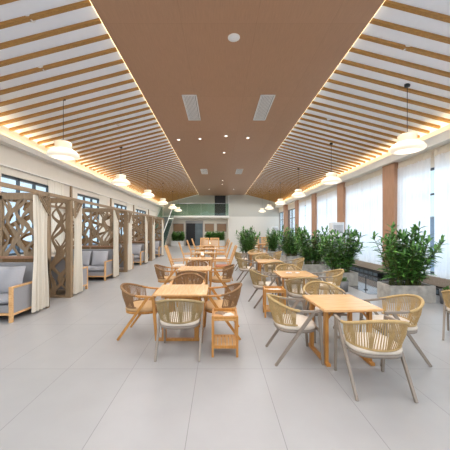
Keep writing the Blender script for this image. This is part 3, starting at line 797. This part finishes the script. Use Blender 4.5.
P2 = make_plant('bushy green plant in a stone planter, second from the camera by the right windows', 8, 1.34, .62, 36, .42, .26, .38); P2.location = (3.6, 8.2, .0)
dup(P2, (3.42, 10.1, 0), PI, 'bushy green plant in a stone planter, third from the camera by the right windows')
dup(P2, (3.42, 13.0, 0), .3, 'bushy green plant in a stone planter, left of the third one and partly behind it', scale=(1, 1, 1.08))
dup(P1, (1.52, 14.6, 0), .5, 'bushy green plant standing alone beyond the right row of tables', scale=(.95, .95, 1.03))
dup(P2, (3.2, 16.3, 0), 1.2, 'farthest bushy green plant by the right windows, beside the lone one', scale=(1, 1, 1.02))
def round_pot(x, y, r, h, label, seed):
    t = thing('flower_pot', label, 'flower pot', (x, y, 0), 0, 'small grey pots beside the planters')
    MB().lathe([(0, 0), (r*.82, 0), (r, h), (r*.93, h), (r*.9, h-.03), (0, h-.03)], 24).build('pot', 'potg', t)
    MB().lathe([(0, h-.025), (r*.9, h-.028)], 24).build('soil', 'soil', t.children[0])
    make_foliage(seed, r*.4, r*.4, h-.05, .12, .1, 6, parent=t, ll=.07, lw=.025)
round_pot(4.97, 5.98, .15, .30, 'small grey pot right of the nearest stone planter', 4)
round_pot(3.28, 7.25, .13, .28, 'small grey pot in front of the second stone planter', 5)
t = thing('bollard_lamp', 'slim black bollard standing on the dark floor by the right windows', 'bollard', (3.95, 7.4, 0.006))
MB().lathe([(0, 0), (.05, 0), (.05, .012), (0, .012)], 16).build('base', 'black', t); MB().tube([(0, 0, .01), (0, 0, .36)], .012, 8).build('pole', 'black', t)
# hedges at the far end
for k, (x, w) in enumerate(((-.42, .98), (-4.2, .62))):
    t = thing('hedge_planter', ['long low hedge planter under the far brown panels', 'hedge planter left of the far doorway'][k], 'planter', (x, 27.9, 0))
    planter_parts(t, w, .25, .62 if k == 0 else .55, 'white'); make_foliage(20+k, w*.9, .2, .5, .95, .2, 90 if k == 0 else 60, parent=t, ll=.22, lw=.09)
# tall white air conditioners
ac = thing('air_conditioner', 'tall white floor-standing air conditioner behind the second plant', 'air conditioner', (5.12, 12.0, 0.006), 0)
MB().box(-.26, .26, -.2, .2, 0, 1.95).build('body', 'white', ac, bevel=.02)
m = MB(); [m.box(-.2, .2, -.215, -.2, 1.5+i*.05, 1.52+i*.05) for i in range(7)]; m.build('air_grille', 'grey', ac)
MB().box(-.12, .12, -.206, -.2, 1.2, 1.32).build('control_panel', 'black', ac)
dup(ac, (5.0, 24.6, .006), 0, 'tall white air conditioner in the far right corner')
sb = thing('sideboard', 'low grey sideboard against the far wall at the right', 'sideboard', (4.1, 25.4, 0.006))
MB().box(-.5, .5, -.25, .25, 0, .95).build('body', 'grey', sb, bevel=.01); MB().box(-.53, .53, -.28, .28, .95, 1.0).build('top', 'brownpan', sb)
for s in (-1, 1): MB().box(s*.25-.23, s*.25+.23, -.265, -.25, .06, .9).build('door', 'grey', sb)

# ------------------------------------------------------------------ light
w = bpy.data.worlds.new('World'); bpy.context.scene.world = w; w.use_nodes = True
nt = w.node_tree; bg = nt.nodes['Background']
tc = nt.nodes.new('ShaderNodeTexCoord'); sx = nt.nodes.new('ShaderNodeSeparateXYZ'); cr = nt.nodes.new('ShaderNodeValToRGB')
nt.links.new(tc.outputs['Generated'], sx.inputs[0]); nt.links.new(sx.outputs[2], cr.inputs[0]); nt.links.new(cr.outputs[0], bg.inputs[0])
cr.color_ramp.elements[0].color = (.86, .92, 1, 1); cr.color_ramp.elements[1].color = (.62, .80, 1, 1)
bg.inputs[1].default_value = 1.15
def area(loc, rot, sx_, sy_, e, col):
    l = bpy.data.lights.new('area', 'AREA'); l.shape = 'RECTANGLE'; l.size = sx_; l.size_y = sy_; l.energy = e; l.color = col
    o = bpy.data.objects.new('area_light', l); C.objects.link(o); o.location = loc; o.rotation_euler = rot
    return o
# daylight just outside both window walls
area((XR+1.2, 12, 2.3), (0, R(90), 0), 3.4, 28, 620, (.95, .97, 1))
area((XL-1.2, 10, 2.2), (0, R(-90), 0), 2.6, 24, 330, (.93, .97, 1))
area((.2, -3.3, 2.4), (R(-90), 0, 0), 10, 4.2, 1100, (1, .98, .96))  # added fill light behind the camera, not window daylight
for ix, (x, zl) in enumerate(((-3.0, 4.55), (-1.3, 4.94), (.24, 4.94), (1.8, 4.94), (3.5, 4.55))):  # even grid of added fill spots near ceiling height, most without a fixture
    for iy in range(13):
        l = bpy.data.lights.new('fill_spot', 'SPOT'); l.energy = 55; l.color = (1, .985, .96); l.shadow_soft_size = .06; l.spot_size = R(165); l.spot_blend = .6
        o = bpy.data.objects.new('fill_spot', l); C.objects.link(o); o.location = (x, -2+iy*2.2, zl)
# recess light under the mezzanine
area((-1.5, 27.2, 2.78), (0, 0, 0), 4.5, 1.2, 60, (1, .93, .84))

# ------------------------------------------------------------------ camera
cd = bpy.data.cameras.new('camera'); cam = bpy.data.objects.new('camera', cd); C.objects.link(cam)
cam.location = (0, 0, CAMZ); cam.rotation_euler = (PI/2, 0, 0)
cd.sensor_width = 36; cd.lens = 275/450*36; cd.shift_x = 6/450; cd.shift_y = 5.5/450; cd.clip_end = 200
bpy.context.scene.camera = cam
sc = bpy.context.scene
sc.view_settings.view_transform = 'Standard'; sc.view_settings.exposure = 0.42
sc.cycles.max_bounces = 8; sc.cycles.diffuse_bounces = 5; sc.cycles.transparent_max_bounces = 12
sc.cycles.use_denoising = True; sc.cycles.sample_clamp_indirect = 6
